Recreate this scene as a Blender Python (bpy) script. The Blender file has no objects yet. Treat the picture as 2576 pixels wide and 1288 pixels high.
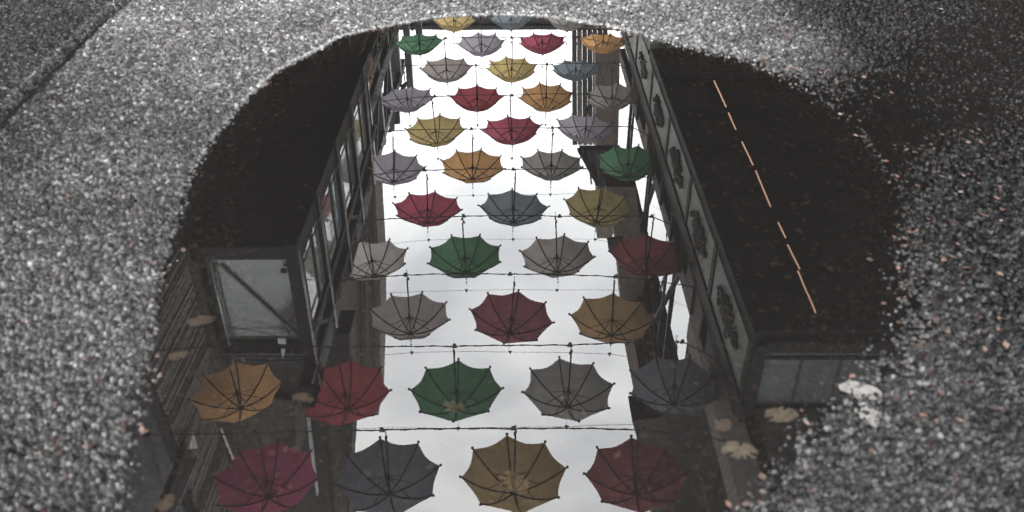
import bpy, math, random
import numpy as np
from mathutils import Vector, Matrix

C = bpy.context.scene.collection
SC = bpy.context.scene

# ------------------------------------------------------------------ camera
# The camera stands low over a puddle and looks down along a narrow street (+Y).  Everything the
# puddle shows really hangs or stands above the street and is seen as a true mirror reflection.
H = 0.60
F = 2200.0                         # focal length in units of a 2576 px wide picture
TH = math.atan(1471.0 / F)
CT, ST = math.cos(TH), math.sin(TH)
cam_d = bpy.data.cameras.new("camera")
cam = bpy.data.objects.new("camera", cam_d)
C.objects.link(cam)
cam.location = (0, 0, H)
cam.rotation_euler = (math.pi / 2 - TH, 0, 0)
cam_d.sensor_width = 36
cam_d.lens = 36 * F / 2576
cam_d.clip_start = 0.02
cam_d.clip_end = 3000
cam_d.dof.use_dof = True
cam_d.dof.focus_distance = 8.0
cam_d.dof.aperture_fstop = 9
SC.camera = cam

# ------------------------------------------------------------------ world and sun
SUN_EL, SUN_AZ = math.radians(40), math.radians(-100)       # azimuth measured from +Y towards +X
w = bpy.data.worlds.new("World")
SC.world = w
w.use_nodes = True
nt = w.node_tree
nt.nodes.clear()


def N(nt, typ, **kw):
    n = nt.nodes.new(typ)
    for k, v in kw.items():
        if k == 'i':
            for kk, vv in v.items():
                n.inputs[kk].default_value = vv
        else:
            setattr(n, k, v)
    return n


def ramp(nt, stops, fac=None, interp='LINEAR'):
    n = nt.nodes.new('ShaderNodeValToRGB')
    n.color_ramp.interpolation = interp
    el = n.color_ramp.elements
    while len(el) < len(stops):
        el.new(0.5)
    for e, (p, c) in zip(el, stops):
        e.position = p
        e.color = (c, c, c, 1) if isinstance(c, (int, float)) else (*c, 1)
    if fac is not None:
        nt.links.new(fac, n.inputs[0])
    return n


L = nt.links.new
wout = N(nt, 'ShaderNodeOutputWorld')
bg = N(nt, 'ShaderNodeBackground', i={'Strength': 0.10})
sky = N(nt, 'ShaderNodeTexSky', sky_type='NISHITA', sun_disc=False, sun_elevation=SUN_EL, sun_rotation=SUN_AZ)
tc = N(nt, 'ShaderNodeTexCoord')
sep = N(nt, 'ShaderNodeSeparateXYZ')
L(tc.outputs['Generated'], sep.inputs[0])
mp = N(nt, 'ShaderNodeMapping', i={'Scale': (1.0, 1.0, 1.9), 'Location': (0.3, 0.1, 0.55)})
L(tc.outputs['Generated'], mp.inputs[0])
n1 = N(nt, 'ShaderNodeTexNoise', i={'Scale': 3.6, 'Detail': 6, 'Roughness': 0.55, 'Distortion': 0.4})
L(mp.outputs[0], n1.inputs['Vector'])
# an overcast deck: brightest in the thin parts, bluish grey in the thick ones
cl = ramp(nt, [(0.32, (5.7, 5.85, 6.0)), (0.47, (7.6, 7.7, 7.75)), (0.60, (9.3, 9.25, 9.1))], n1.outputs[0])
ov = N(nt, 'ShaderNodeMapRange', i={'From Min': 0.3, 'From Max': 0.9, 'To Min': 1.12, 'To Max': 0.84})
L(sep.outputs[2], ov.inputs[0])
mul = N(nt, 'ShaderNodeMixRGB', blend_type='MULTIPLY', i={0: 1.0})
L(cl.outputs[0], mul.inputs[1])
L(ov.outputs[0], mul.inputs[2])
mx = N(nt, 'ShaderNodeMixRGB', i={0: 0.93})
L(sky.outputs[0], mx.inputs[1])
L(mul.outputs[0], mx.inputs[2])
L(mx.outputs[0], bg.inputs[0])
L(bg.outputs[0], wout.inputs[0])

sun_d = bpy.data.lights.new("sun", 'SUN')
sun_d.energy = 0.5
sun_d.angle = math.radians(12)
sun_d.color = (1.0, 0.95, 0.88)
sun = bpy.data.objects.new("sun", sun_d)
C.objects.link(sun)
sv = Vector((math.sin(SUN_AZ) * math.cos(SUN_EL), math.cos(SUN_AZ) * math.cos(SUN_EL), math.sin(SUN_EL)))
sun.rotation_euler = sv.to_track_quat('Z', 'Y').to_euler()
sun.location = (0, 0, 30)

SC.view_settings.view_transform = 'Standard'
SC.view_settings.look = 'None'
SC.view_settings.gamma = 1
SC.view_settings.use_curve_mapping = False
SC.view_settings.exposure = 3.35
SC.cycles.use_denoising = True
SC.cycles.max_bounces = 8
SC.cycles.sample_clamp_indirect = 6

# ------------------------------------------------------------------ helpers


def tag(o, label=None, cat=None, group=None, kind=None):
    for k, v in (('label', label), ('category', cat), ('group', group), ('kind', kind)):
        if v:
            o[k] = v
    return o


def empty(name, loc=(0, 0, 0)):
    o = bpy.data.objects.new(name, None)
    o.location = loc
    o.empty_display_size = 0.1
    C.objects.link(o)
    return o


def put(name, me, parent=None):
    o = bpy.data.objects.new(name, me)
    C.objects.link(o)
    if parent is not None:
        o.parent = parent
        if parent.location.length and parent.parent is None:
            pass
    return o


class MB:
    def __init__(s):
        s.v, s.f = [], []

    def add(s, vs, fs):
        o = len(s.v)
        s.v += [tuple(p) for p in vs]
        s.f += [tuple(i + o for i in f) for f in fs]
        return s

    def box(s, x0, x1, y0, y1, z0, z1):
        vs = [(x, y, z) for x in (x0, x1) for y in (y0, y1) for z in (z0, z1)]
        return s.add(vs, [(0, 1, 3, 2), (4, 6, 7, 5), (0, 4, 5, 1), (2, 3, 7, 6), (0, 2, 6, 4), (1, 5, 7, 3)])

    def beam(s, a, b, wx, wz, up=(0, 0, 1)):
        a, b = Vector(a), Vector(b)
        d = (b - a).normalized()
        u = Vector(up)
        if abs(d.dot(u)) > 0.98:
            u = Vector((0, 1, 0))
        sx = d.cross(u).normalized() * wx / 2
        sz = sx.cross(d).normalized() * wz / 2
        vs = [p + i * sx + j * sz for p in (a, b) for i, j in ((-1, -1), (1, -1), (1, 1), (-1, 1))]
        return s.add(vs, [(0, 3, 2, 1), (4, 5, 6, 7), (0, 1, 5, 4), (1, 2, 6, 5), (2, 3, 7, 6), (3, 0, 4, 7)])

    def tube(s, pts, r, n=6, cap=True):
        pts = [Vector(p) for p in pts]
        rs = r if isinstance(r, (list, tuple)) else [r] * len(pts)
        vs, fs = [], []
        ref = Vector((0.13, 0.31, 0.94)).normalized()
        for i, p in enumerate(pts):
            d = (pts[min(i + 1, len(pts) - 1)] - pts[max(i - 1, 0)]).normalized()
            rf = ref if abs(d.dot(ref)) < 0.9 else Vector((1, 0, 0))
            a = d.cross(rf).normalized()
            b = d.cross(a)
            for k in range(n):
                t = 2 * math.pi * k / n
                vs.append(p + (a * math.cos(t) + b * math.sin(t)) * rs[i])
        for i in range(len(pts) - 1):
            for k in range(n):
                k2 = (k + 1) % n
                fs.append((i * n + k, i * n + k2, (i + 1) * n + k2, (i + 1) * n + k))
        if cap:
            fs.append(tuple(range(n))[::-1])
            fs.append(tuple((len(pts) - 1) * n + k for k in range(n)))
        return s.add(vs, fs)

    def ball(s, c, r, n=6, sz=1.0):
        c = Vector(c)
        vs = [c + Vector((0, 0, r * sz))]
        for i in (1, 2, 3):
            t = math.pi * i / 4
            for k in range(n):
                a = 2 * math.pi * k / n
                vs.append(c + Vector((r * math.sin(t) * math.cos(a), r * math.sin(t) * math.sin(a), r * sz * math.cos(t))))
        vs.append(c - Vector((0, 0, r * sz)))
        fs = [(0, 1 + k, 1 + (k + 1) % n) for k in range(n)]
        for i in range(2):
            for k in range(n):
                a, b = 1 + i * n + k, 1 + i * n + (k + 1) % n
                fs.append((a, a + n, b + n, b))
        fs += [(1 + 2 * n + (k + 1) % n, 1 + 2 * n + k, 3 * n + 1) for k in range(n)]
        return s.add(vs, fs)

    def prism(s, poly, d):
        """a flat polygon (3D points) given the thickness vector d"""
        d = Vector(d)
        poly = [Vector(p) for p in poly]
        n = len(poly)
        vs = poly + [p + d for p in poly]
        fs = [tuple(range(n)), tuple(range(2 * n - 1, n - 1, -1))]
        fs += [(i, i + n, (i + 1) % n + n, (i + 1) % n) for i in range(n)]
        return s.add(vs, fs)

    def mesh(s, name, mat=None, smooth=False):
        me = bpy.data.meshes.new(name)
        me.from_pydata(s.v, [], s.f)
        if mat:
            me.materials.append(mat)
        if smooth:
            me.polygons.foreach_set('use_smooth', [True] * len(me.polygons))
        me.update()
        return me

    def obj(s, name, mat, parent=None, smooth=False):
        return put(name, s.mesh(name, mat, smooth), parent)


# A point of the mirrored picture (in 2576 x 1288 coordinates) carried to a plane of the street.
def ray(x, y):
    u, v = (x - 1288) / F, (y - 644) / F
    return u, CT - v * ST, ST + v * CT


def PX(x, y, X):
    u, dy, dz = ray(x, y)
    t = X / u
    return Vector((X, t * dy, -H + t * dz))


def PY(x, y, Y):
    u, dy, dz = ray(x, y)
    t = Y / dy
    return Vector((t * u, Y, -H + t * dz))


def PZ(x, y, z):
    u, dy, dz = ray(x, y)
    t = (z + H) / dz
    return Vector((t * u, t * dy, z))


def PG(x, y):
    u, dy, dz = ray(x, y)
    t = H / dz
    return (t * u, t * dy)


# ------------------------------------------------------------------ materials
def mat(name):
    m = bpy.data.materials.new(name)
    m.use_nodes = True
    m.node_tree.nodes.clear()
    return m, m.node_tree


def simple(name, col, rough=0.6, var=0.25, scale=6.0, stretch=(1, 1, 1), bump=0.0, metal=0.0, spec=0.5):
    m, nt = mat(name)
    out = N(nt, 'ShaderNodeOutputMaterial')
    p = N(nt, 'ShaderNodeBsdfPrincipled', i={'Roughness': rough, 'Metallic': metal, 'Specular IOR Level': spec})
    tc = N(nt, 'ShaderNodeTexCoord')
    mp = N(nt, 'ShaderNodeMapping', i={'Scale': stretch})
    nt.links.new(tc.outputs['Object'], mp.inputs[0])
    n = N(nt, 'ShaderNodeTexNoise', i={'Scale': scale, 'Detail': 8, 'Roughness': 0.62})
    nt.links.new(mp.outputs[0], n.inputs['Vector'])
    lo = tuple(c * (1 - var) for c in col)
    hi = tuple(min(1, c * (1 + var)) for c in col)
    r = ramp(nt, [(0.32, lo), (0.68, hi)], n.outputs[0])
    nt.links.new(r.outputs[0], p.inputs['Base Color'])
    if bump:
        b = N(nt, 'ShaderNodeBump', i={'Strength': 1.0, 'Distance': bump})
        nt.links.new(n.outputs[0], b.inputs['Height'])
        nt.links.new(b.outputs[0], p.inputs['Normal'])
    nt.links.new(p.outputs[0], out.inputs[0])
    return m


def cloth(name, col, trans=0.68):
    m, nt = mat(name)
    out = N(nt, 'ShaderNodeOutputMaterial')
    tc = N(nt, 'ShaderNodeTexCoord')
    oi = N(nt, 'ShaderNodeObjectInfo')
    add = N(nt, 'ShaderNodeVectorMath', operation='ADD')
    sc_ = N(nt, 'ShaderNodeVectorMath', operation='SCALE', i={'Scale': 1.0})
    nt.links.new(tc.outputs['Object'], add.inputs[0])
    nt.links.new(oi.outputs['Random'], add.inputs[1])
    n = N(nt, 'ShaderNodeTexNoise', i={'Scale': 5.0, 'Detail': 6, 'Roughness': 0.6})
    nt.links.new(add.outputs[0], n.inputs['Vector'])
    r = ramp(nt, [(0.3, tuple(c * 0.80 for c in col)), (0.7, tuple(c * 1.16 for c in col))], n.outputs[0])
    d = N(nt, 'ShaderNodeBsdfDiffuse')
    t = N(nt, 'ShaderNodeBsdfTranslucent')
    mxs = N(nt, 'ShaderNodeMixShader', i={0: trans})
    nt.links.new(r.outputs[0], d.inputs[0])
    nt.links.new(r.outputs[0], t.inputs[0])
    nt.links.new(d.outputs[0], mxs.inputs[1])
    nt.links.new(t.outputs[0], mxs.inputs[2])
    nt.links.new(mxs.outputs[0], out.inputs[0])
    return m


def glassy(name, col, rough=0.08, mixf=0.35, trans=0.5):
    """an old pane: partly mirror, partly milky"""
    m, nt = mat(name)
    out = N(nt, 'ShaderNodeOutputMaterial')
    tc = N(nt, 'ShaderNodeTexCoord')
    n = N(nt, 'ShaderNodeTexNoise', i={'Scale': 1.6, 'Detail': 4, 'Distortion': 0.6})
    nt.links.new(tc.outputs['Object'], n.inputs['Vector'])
    r = ramp(nt, [(0.3, tuple(c * 0.82 for c in col)), (0.7, tuple(c * 1.08 for c in col))], n.outputs[0])
    d = N(nt, 'ShaderNodeBsdfDiffuse')
    t = N(nt, 'ShaderNodeBsdfTranslucent')
    g = N(nt, 'ShaderNodeBsdfGlossy', i={'Roughness': rough})
    a = N(nt, 'ShaderNodeMixShader', i={0: trans})
    b = N(nt, 'ShaderNodeMixShader', i={0: mixf})
    for q in (d, t):
        nt.links.new(r.outputs[0], q.inputs[0])
    nt.links.new(d.outputs[0], a.inputs[1])
    nt.links.new(t.outputs[0], a.inputs[2])
    nt.links.new(a.outputs[0], b.inputs[1])
    nt.links.new(g.outputs[0], b.inputs[2])
    nt.links.new(b.outputs[0], out.inputs[0])
    return m


M = {
    'steel': simple('dark steel', (0.018, 0.017, 0.016), 0.55, 0.35, 3, spec=0.15),
    'greysteel': simple('grey steel', (0.065, 0.067, 0.070), 0.5, 0.3, 5, spec=0.25),
    'pipe': simple('pale galvanised pipe', (0.42, 0.42, 0.41), 0.3, 0.2, 8, metal=0.3),
    'pipe_dim': simple('dull grey brace', (0.15, 0.165, 0.15), 0.5, 0.2, 8),
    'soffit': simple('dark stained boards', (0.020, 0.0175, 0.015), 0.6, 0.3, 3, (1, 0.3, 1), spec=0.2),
    'timber': simple('weathered brown timber', (0.125, 0.100, 0.083), 0.8, 0.35, 4, (6, 6, 0.7), 0.004),
    'timber_h': simple('weathered brown timber along', (0.060, 0.047, 0.038), 0.8, 0.4, 4, (6, 0.7, 6), 0.004),
    'bark': simple('rough brown render', (0.085, 0.068, 0.055), 0.9, 0.6, 22, (1, 1, 0.6), 0.02),
    'plank': simple('grey brown planks', (0.19, 0.17, 0.15), 0.7, 0.45, 5, (4, 0.5, 4), 0.003),
    'white': simple('white plaster', (0.72, 0.73, 0.72), 0.8, 0.06, 2),
    'greywall': simple('pale grey render', (0.16, 0.165, 0.18), 0.8, 0.25, 3, (1, 1, 0.3)),
    'panel': simple('pale green painted panel', (0.24, 0.265, 0.225), 0.5, 0.3, 2.5),
    'panel_dim': simple('grey panel', (0.12, 0.132, 0.142), 0.35, 0.25, 3),
    'fret': simple('dark carved wood', (0.035, 0.028, 0.025), 0.6, 0.4, 20),
    'darkwall': simple('dark brown wall', (0.03, 0.025, 0.021), 0.8, 0.4, 4, bump=0.01),
    'farwall': simple('distant dark facade', (0.045, 0.045, 0.048), 0.8, 0.3, 2),
    'ribs': simple('black umbrella metal', (0.02, 0.018, 0.018), 0.4, 0.1, 5),
    'shaft': simple('grey umbrella shaft', (0.05, 0.045, 0.045), 0.35, 0.2, 5),
    'cable': simple('black cable', (0.02, 0.02, 0.02), 0.5, 0.2, 30),
    'wire': simple('thin grey wire', (0.06, 0.06, 0.065), 0.4, 0.2, 30),
    'orange': simple('orange rust paint', (0.45, 0.20, 0.11), 0.7, 0.5, 12),
    'foliage': simple('green leaves', (0.05, 0.08, 0.035), 0.7, 0.5, 20),
    'vine': simple('dry brown vine', (0.03, 0.024, 0.02), 0.8, 0.3, 20),
    'glass': glassy('pale window pane', (0.80, 0.82, 0.79), 0.06, 0.55, 0.1),
    'glass_green': glassy('green tinted window pane', (0.40, 0.48, 0.40), 0.1, 0.30, 0.1),
    'glass_blue': glassy('blue tinted window pane', (0.45, 0.66, 0.80), 0.1, 0.35, 0.1),
    'glass_end': glassy('grey green glazing', (0.34, 0.41, 0.36), 0.12, 0.13, 0.6),
}


# ------------------------------------------------------------------ ground: a height field of real grains
rng = np.random.default_rng(7)
# waterline of the puddle, traced from the photograph and laid on the ground in metres
OUT = [(1000, 62), (1080, 48), (1160, 40), (1250, 38), (1350, 42), (1450, 54), (1530, 68), (1600, 84), (1660, 102), (1730, 122),
       (1800, 140), (1900, 165), (1980, 195), (2050, 235), (2120, 285), (2180, 345), (2235, 420), (2275, 520), (2292, 640),
       (2275, 740), (2262, 820), (2235, 900), (2175, 955), (2110, 1010), (2055, 1065), (2010, 1125), (1950, 1185),
       (1900, 1245), (1860, 1310), (1700, 1500), (1250, 1640), (700, 1560), (330, 1420),
       (318, 1288), (328, 1220), (342, 1140), (358, 1040), (372, 950), (384, 860), (400, 780), (408, 710), (422, 650),
       (440, 590), (455, 530), (470, 480), (490, 430), (515, 385), (550, 335), (592, 285), (640, 232), (705, 178), (780, 136),
       (850, 97), (920, 78)]
POLY = np.array([PG(*p) for p in OUT])


def signed_distance(px, py, poly):
    d = np.full(px.shape, 1e9)
    inside = np.zeros(px.shape, bool)
    for i in range(len(poly)):
        ax, ay = poly[i]
        bx, by = poly[(i + 1) % len(poly)]
        ex, ey = bx - ax, by - ay
        t = np.clip(((px - ax) * ex + (py - ay) * ey) / (ex * ex + ey * ey), 0, 1)
        dd = (px - ax - t * ex) ** 2 + (py - ay - t * ey) ** 2
        d = np.minimum(d, dd)
        c = ((ay > py) != (by > py)) & (px < (bx - ax) * (py - ay) / (by - ay + 1e-12) + ax)
        inside ^= c
    d = np.sqrt(d)
    return np.where(inside, -d, d)


def hash2(ix, iy, k):
    h = (ix.astype(np.int64) * 73856093) ^ (iy.astype(np.int64) * 19349663) ^ (k * 83492791)
    h = (h ^ (h >> 13)) * 1274126177 & 0x7fffffff
    h = (h ^ (h >> 11)) * 668265263 & 0x7fffffff
    return ((h ^ (h >> 7)) & 0xffffff) / float(0xffffff)


def worley(x, y, cell, k):
    gx, gy = np.floor(x / cell).astype(np.int64), np.floor(y / cell).astype(np.int64)
    f1 = np.full(x.shape, 9.0)
    f2 = np.full(x.shape, 9.0)
    i1 = np.zeros(x.shape, np.int64)
    j1 = np.zeros(x.shape, np.int64)
    for a in (-1, 0, 1):
        for b in (-1, 0, 1):
            ci, cj = gx + a, gy + b
            dx = (ci + 0.08 + 0.84 * hash2(ci, cj, k)) - x / cell
            dy = (cj + 0.08 + 0.84 * hash2(ci, cj, k + 1)) - y / cell
            ang = hash2(ci, cj, k + 2) * 6.28
            st = 0.75 + 0.5 * hash2(ci, cj, k + 3)
            ux = dx * np.cos(ang) + dy * np.sin(ang)
            uy = -dx * np.sin(ang) + dy * np.cos(ang)
            d = np.sqrt((ux * st) ** 2 + (uy / st) ** 2)
            m1 = d < f1
            f2 = np.where(m1, f1, np.minimum(f2, d))
            i1 = np.where(m1, ci, i1)
            j1 = np.where(m1, cj, j1)
            f1 = np.where(m1, d, f1)
    return f1, f2, i1, j1


def vnoise(x, y, s, k):
    x, y = x / s, y / s
    ix, iy = np.floor(x).astype(np.int64), np.floor(y).astype(np.int64)
    fx, fy = x - ix, y - iy
    fx, fy = fx * fx * (3 - 2 * fx), fy * fy * (3 - 2 * fy)
    a, b = hash2(ix, iy, k), hash2(ix + 1, iy, k)
    c, d = hash2(ix, iy + 1, k), hash2(ix + 1, iy + 1, k)
    return (a * (1 - fx) + b * fx) * (1 - fy) + (c * (1 - fx) + d * fx) * fy - 0.5


def sstep(a, b, x):
    t = np.clip((x - a) / (b - a), 0, 1)
    return t * t * (3 - 2 * t)


def ground_height(x, y):
    sd = signed_distance(x, y, POLY)
    jt = 0.30 + 0.70 * sstep(0.10, 0.45, x)
    sd = sd + jt * (0.018 * vnoise(x, y, 0.09, 50) + 0.014 * vnoise(x, y, 0.035, 51))
    # picture-right side of the puddle is a shallow, ragged bank; the other banks are short
    right = sstep(0.10, 0.45, x)
    wd = 0.022 + 0.05 * right
    base = np.where(sd > 0, 0.0052 * (1 - np.exp(-sd / wd)), -0.006 * (1 - np.exp(sd / (wd * 0.7))) + 0.035 * np.minimum(sd, 0))
    # flooded hollow running off from the right bank, only the highest grains stand out of it
    q = np.minimum(signed_distance(x, y, HOLLOW), 0.0)
    base = np.where(sd > 0, base - 0.0066 * sstep(0, 0.20, -q), base)
    base = base + 0.0016 * vnoise(x, y, 0.22, 52) + 0.0010 * vnoise(x, y, 0.05, 53)
    f1, f2, i1, j1 = worley(x, y, 0.0056, 11)
    g1, g2, i2, j2 = worley(x + 3.1, y + 1.7, 0.0032, 31)
    e = f2 - f1
    rh = hash2(i1, j1, 71)
    grain = sstep(0.0, 0.34, e) * (0.0006 + 0.0042 * rh) - 0.0016 * np.minimum(f1, 1.0) ** 2
    tilt = ((hash2(i1, j1, 72) - 0.5) * (x / 0.0056 - i1 - 0.5) + (hash2(i1, j1, 73) - 0.5) * (y / 0.0056 - j1 - 0.5)) * 0.0036
    fine = sstep(0, 0.25, g2 - g1) * 0.0009 * hash2(i2, j2, 74) - 0.0004
    small = hash2(i1, j1, 75) < 0.30            # these cells are filled with finer chips
    hgt = base + np.where(small, fine * 1.7 - 0.0006, grain + tilt * sstep(0, 0.3, e) + fine * 0.35) - 0.0008
    # mud fills the deeper part and buries the grains
    bury = sstep(-0.03, -0.14, sd)
    hgt = hgt * (1 - bury) + (base - 0.001) * bury
    # an old crack crossing the surface
    (ax, ay), (bx, by) = PG(-40, 355), PG(330, -10)
    nx, ny = by - ay, ax - bx
    ln = math.hypot(nx, ny)
    dc = ((x - ax) * nx + (y - ay) * ny) / ln + 0.010 * vnoise(x, y, 0.06, 60) + 0.006 * vnoise(x, y, 0.02, 61)
    left = sstep(0.25, 0.45, -x)
    hgt = hgt - left * 0.0095 * np.exp(-(dc / 0.009) ** 2) + left * 0.0030 * np.exp(-((dc + 0.020) / 0.008) ** 2)
    return hgt, sd, (e, i1, j1, small, g2 - g1, i2, j2, dc, left)


HOLLOW = np.array([PG(*p) for p in [(1950, 160), (2060, 80), (2230, 0), (2350, -60), (3000, -60), (3000, 330), (2700, 430), (2450, 460),
                                    (2330, 560), (2330, 700), (2200, 700), (2000, 400)]])

NR, NC = 900, 1060
ty = np.linspace(0, 1, NR)
Y0, Y1 = 0.36, 2.25
ys = Y0 + (Y1 - Y0) * (0.62 * ty + 0.38 * ty ** 2)
xs = np.linspace(-1, 1, NC)
gy, gx = np.meshgrid(ys, xs, indexing='ij')
gx = gx * (0.36 + 0.50 * gy)
gx = gx.ravel()
gy = gy.ravel()
hz, sdist, (e, i1, j1, small, e2, i2, j2, dcr, lft) = ground_height(gx, gy)
me = bpy.data.meshes.new('asphalt')
nv = NR * NC
me.vertices.add(nv)
co = np.stack([gx, gy, hz], 1).astype(np.float32)
me.vertices.foreach_set('co', co.ravel())
idx = np.arange(nv).reshape(NR, NC)
quads = np.stack([idx[:-1, :-1], idx[:-1, 1:], idx[1:, 1:], idx[1:, :-1]], -1).reshape(-1, 4).astype(np.int32)
nf = len(quads)
me.loops.add(nf * 4)
me.loops.foreach_set('vertex_index', quads.ravel())
me.polygons.add(nf)
me.polygons.foreach_set('loop_start', np.arange(0, nf * 4, 4, dtype=np.int32))
me.polygons.foreach_set('use_smooth', np.ones(nf, bool))
me.update(calc_edges=True)
# what each grain is made of: mid grey basalt, some light quartz, a few pink granite chips, tar between them
r1 = np.where(small, hash2(i2, j2, 81), hash2(i1, j1, 81))
r2 = np.where(small, hash2(i2, j2, 82), hash2(i1, j1, 82))
# wetter bank on the right; side shade and corner vignette also painted into the albedo
wet_shade = np.maximum(sstep(0.30, 0.62, gx - 0.10 * (gy - 1.0) + 0.12 * vnoise(gx, gy, 0.2, 90)), lft * sstep(0.015, -0.02, dcr) * 0.85)
wet_shade = np.maximum(wet_shade, 0.55 * sstep(0.80, 0.5, gy))
wet_shade = np.maximum(wet_shade, 0.80 * sstep(0.10, 0.45, sdist + 0.12 * vnoise(gx, gy, 0.25, 91)) * sstep(0.0, -0.2, gx) * sstep(1.75, 1.35, gy))
alb = (0.008 + 0.052 * r1 ** 1.8 + np.where(r2 > 0.95, 0.08, 0)) * (1 + 0.5 * vnoise(gx, gy, 0.11, 92) + 0.35 * vnoise(gx, gy, 0.03, 93)) * (0.85 + 1.3 * sstep(1.1, 1.75, gy)) * (1 - 0.90 * wet_shade)  # far strip made paler: grazing sky sheen painted into the albedo
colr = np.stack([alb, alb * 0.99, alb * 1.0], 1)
pink = (r2 < 0.03)[:, None]
colr = np.where(pink, np.stack([alb * 1.2 + .006, alb * 0.95, alb * 0.90], 1), colr)
gap = np.where(small, sstep(0.0, 0.22, e2), sstep(0.02, 0.20, e))[:, None]
colr = 0.002 + (colr - 0.002) * gap
# bright meniscus glint along the far and left waterline, painted into the colour
colr = colr * (1 - 0.85 * lft * np.exp(-(dcr / 0.010) ** 2))[:, None]  # shadow inside the crack, painted as darker colour
colr = colr * (1 + 1.6 * lft * np.exp(-((dcr + 0.022) / 0.006) ** 2))[:, None]
rim_glint = np.exp(-((sdist + 0.0 - 0.004) / 0.0035) ** 2) * sstep(0.42, 0.2, gx) * sstep(1.0, 1.5, gy)
colr = colr + (rim_glint * 0.09)[:, None] * np.array([1.0, 0.99, 0.96])
# silt and rotted leaves lie on the bottom of the puddle and in the wet hollow
under = sstep(0.0005, -0.0025, hz)[:, None]
deep = sstep(-0.02, -0.10, sdist)
sv_ = 0.014 * r1 ** 4 * (1 - deep)
silt = np.stack([0.010 + sv_, 0.0085 + sv_ * .55, 0.0072 + sv_ * .35], 1)
colr = colr * (1 - under) + silt * under
wet = np.maximum(sstep(0.008, -0.001, hz - 0.001 + 0.004 * sstep(0.06, 0.0, sdist) * -1), wet_shade)
r3 = np.where(small, hash2(i2, j2, 83), hash2(i1, j1, 83))
ga = me.attributes.new('gloss', 'FLOAT', 'POINT')
ga.data.foreach_set('value', (r3 ** 3.5).astype(np.float32))
ca = me.color_attributes.new('grain', 'FLOAT_COLOR', 'POINT')
buf = np.ones((nv, 4), np.float32)
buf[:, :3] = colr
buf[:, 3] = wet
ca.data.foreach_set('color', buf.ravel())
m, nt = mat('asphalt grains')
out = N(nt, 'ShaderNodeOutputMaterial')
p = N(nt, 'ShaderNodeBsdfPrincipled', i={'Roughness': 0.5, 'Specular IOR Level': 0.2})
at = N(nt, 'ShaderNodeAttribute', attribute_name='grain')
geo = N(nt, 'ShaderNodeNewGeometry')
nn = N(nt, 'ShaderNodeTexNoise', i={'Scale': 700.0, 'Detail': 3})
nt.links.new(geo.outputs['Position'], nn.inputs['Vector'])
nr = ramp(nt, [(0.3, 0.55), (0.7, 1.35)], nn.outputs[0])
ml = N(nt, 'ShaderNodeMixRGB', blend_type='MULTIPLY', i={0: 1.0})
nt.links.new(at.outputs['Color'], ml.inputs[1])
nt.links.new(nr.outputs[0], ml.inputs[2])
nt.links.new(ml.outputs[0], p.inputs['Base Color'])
rr = N(nt, 'ShaderNodeMapRange', i={'To Min': 0.50, 'To Max': 0.16})
nt.links.new(at.outputs['Alpha'], rr.inputs[0])
nt.links.new(rr.outputs[0], p.inputs['Roughness'])
at2 = N(nt, 'ShaderNodeAttribute', attribute_name='gloss')
r2_ = N(nt, 'ShaderNodeMapRange', i={'To Min': 0.08, 'To Max': 0.50})
nt.links.new(at2.outputs['Fac'], r2_.inputs[0])
nt.links.new(r2_.outputs[0], p.inputs['Specular IOR Level'])
bp = N(nt, 'ShaderNodeBump', i={'Strength': 0.6, 'Distance': 0.0008})
nt.links.new(nn.outputs[0], bp.inputs['Height'])
nt.links.new(bp.outputs[0], p.inputs['Normal'])
nt.links.new(p.outputs[0], out.inputs[0])
me.materials.append(m)
road = put('road', me)
tag(road, 'grainy grey asphalt surface around and under the puddle', kind='structure')

# the rest of the street surface, out to the horizon
m, nt = mat('street asphalt')
out = N(nt, 'ShaderNodeOutputMaterial')
p = N(nt, 'ShaderNodeBsdfPrincipled', i={'Roughness': 0.55})
geo = N(nt, 'ShaderNodeNewGeometry')
vo = N(nt, 'ShaderNodeTexVoronoi', i={'Scale': 140.0})
nt.links.new(geo.outputs['Position'], vo.inputs['Vector'])
sp_ = N(nt, 'ShaderNodeSeparateColor')
nt.links.new(vo.outputs['Color'], sp_.inputs[0])
r = ramp(nt, [(0.0, 0.02), (0.6, 0.07), (0.92, 0.13), (1.0, 0.32)], sp_.outputs[0])
nt.links.new(r.outputs[0], p.inputs['Base Color'])
bp = N(nt, 'ShaderNodeBump', i={'Strength': 0.8, 'Distance': 0.003}, invert=True)
nt.links.new(vo.outputs['Distance'], bp.inputs['Height'])
nt.links.new(bp.outputs[0], p.inputs['Normal'])
nt.links.new(p.outputs[0], out.inputs[0])
b = MB()
k0, k1 = 0.36 + 0.5 * Y0, 0.36 + 0.5 * Y1
R_ = 1500.0
zo = 0.002
vs = [(-k0, Y0, zo), (k0, Y0, zo), (k1, Y1, zo), (-k1, Y1, zo), (-R_, -R_, zo), (R_, -R_, zo), (R_, R_, zo), (-R_, R_, zo)]
b.add(vs, [(0, 4, 5, 1), (1, 5, 6, 2), (2, 6, 7, 3), (3, 7, 4, 0)])
tag(b.obj('ground', m), 'dark asphalt of the rest of the street', kind='structure')

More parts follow.
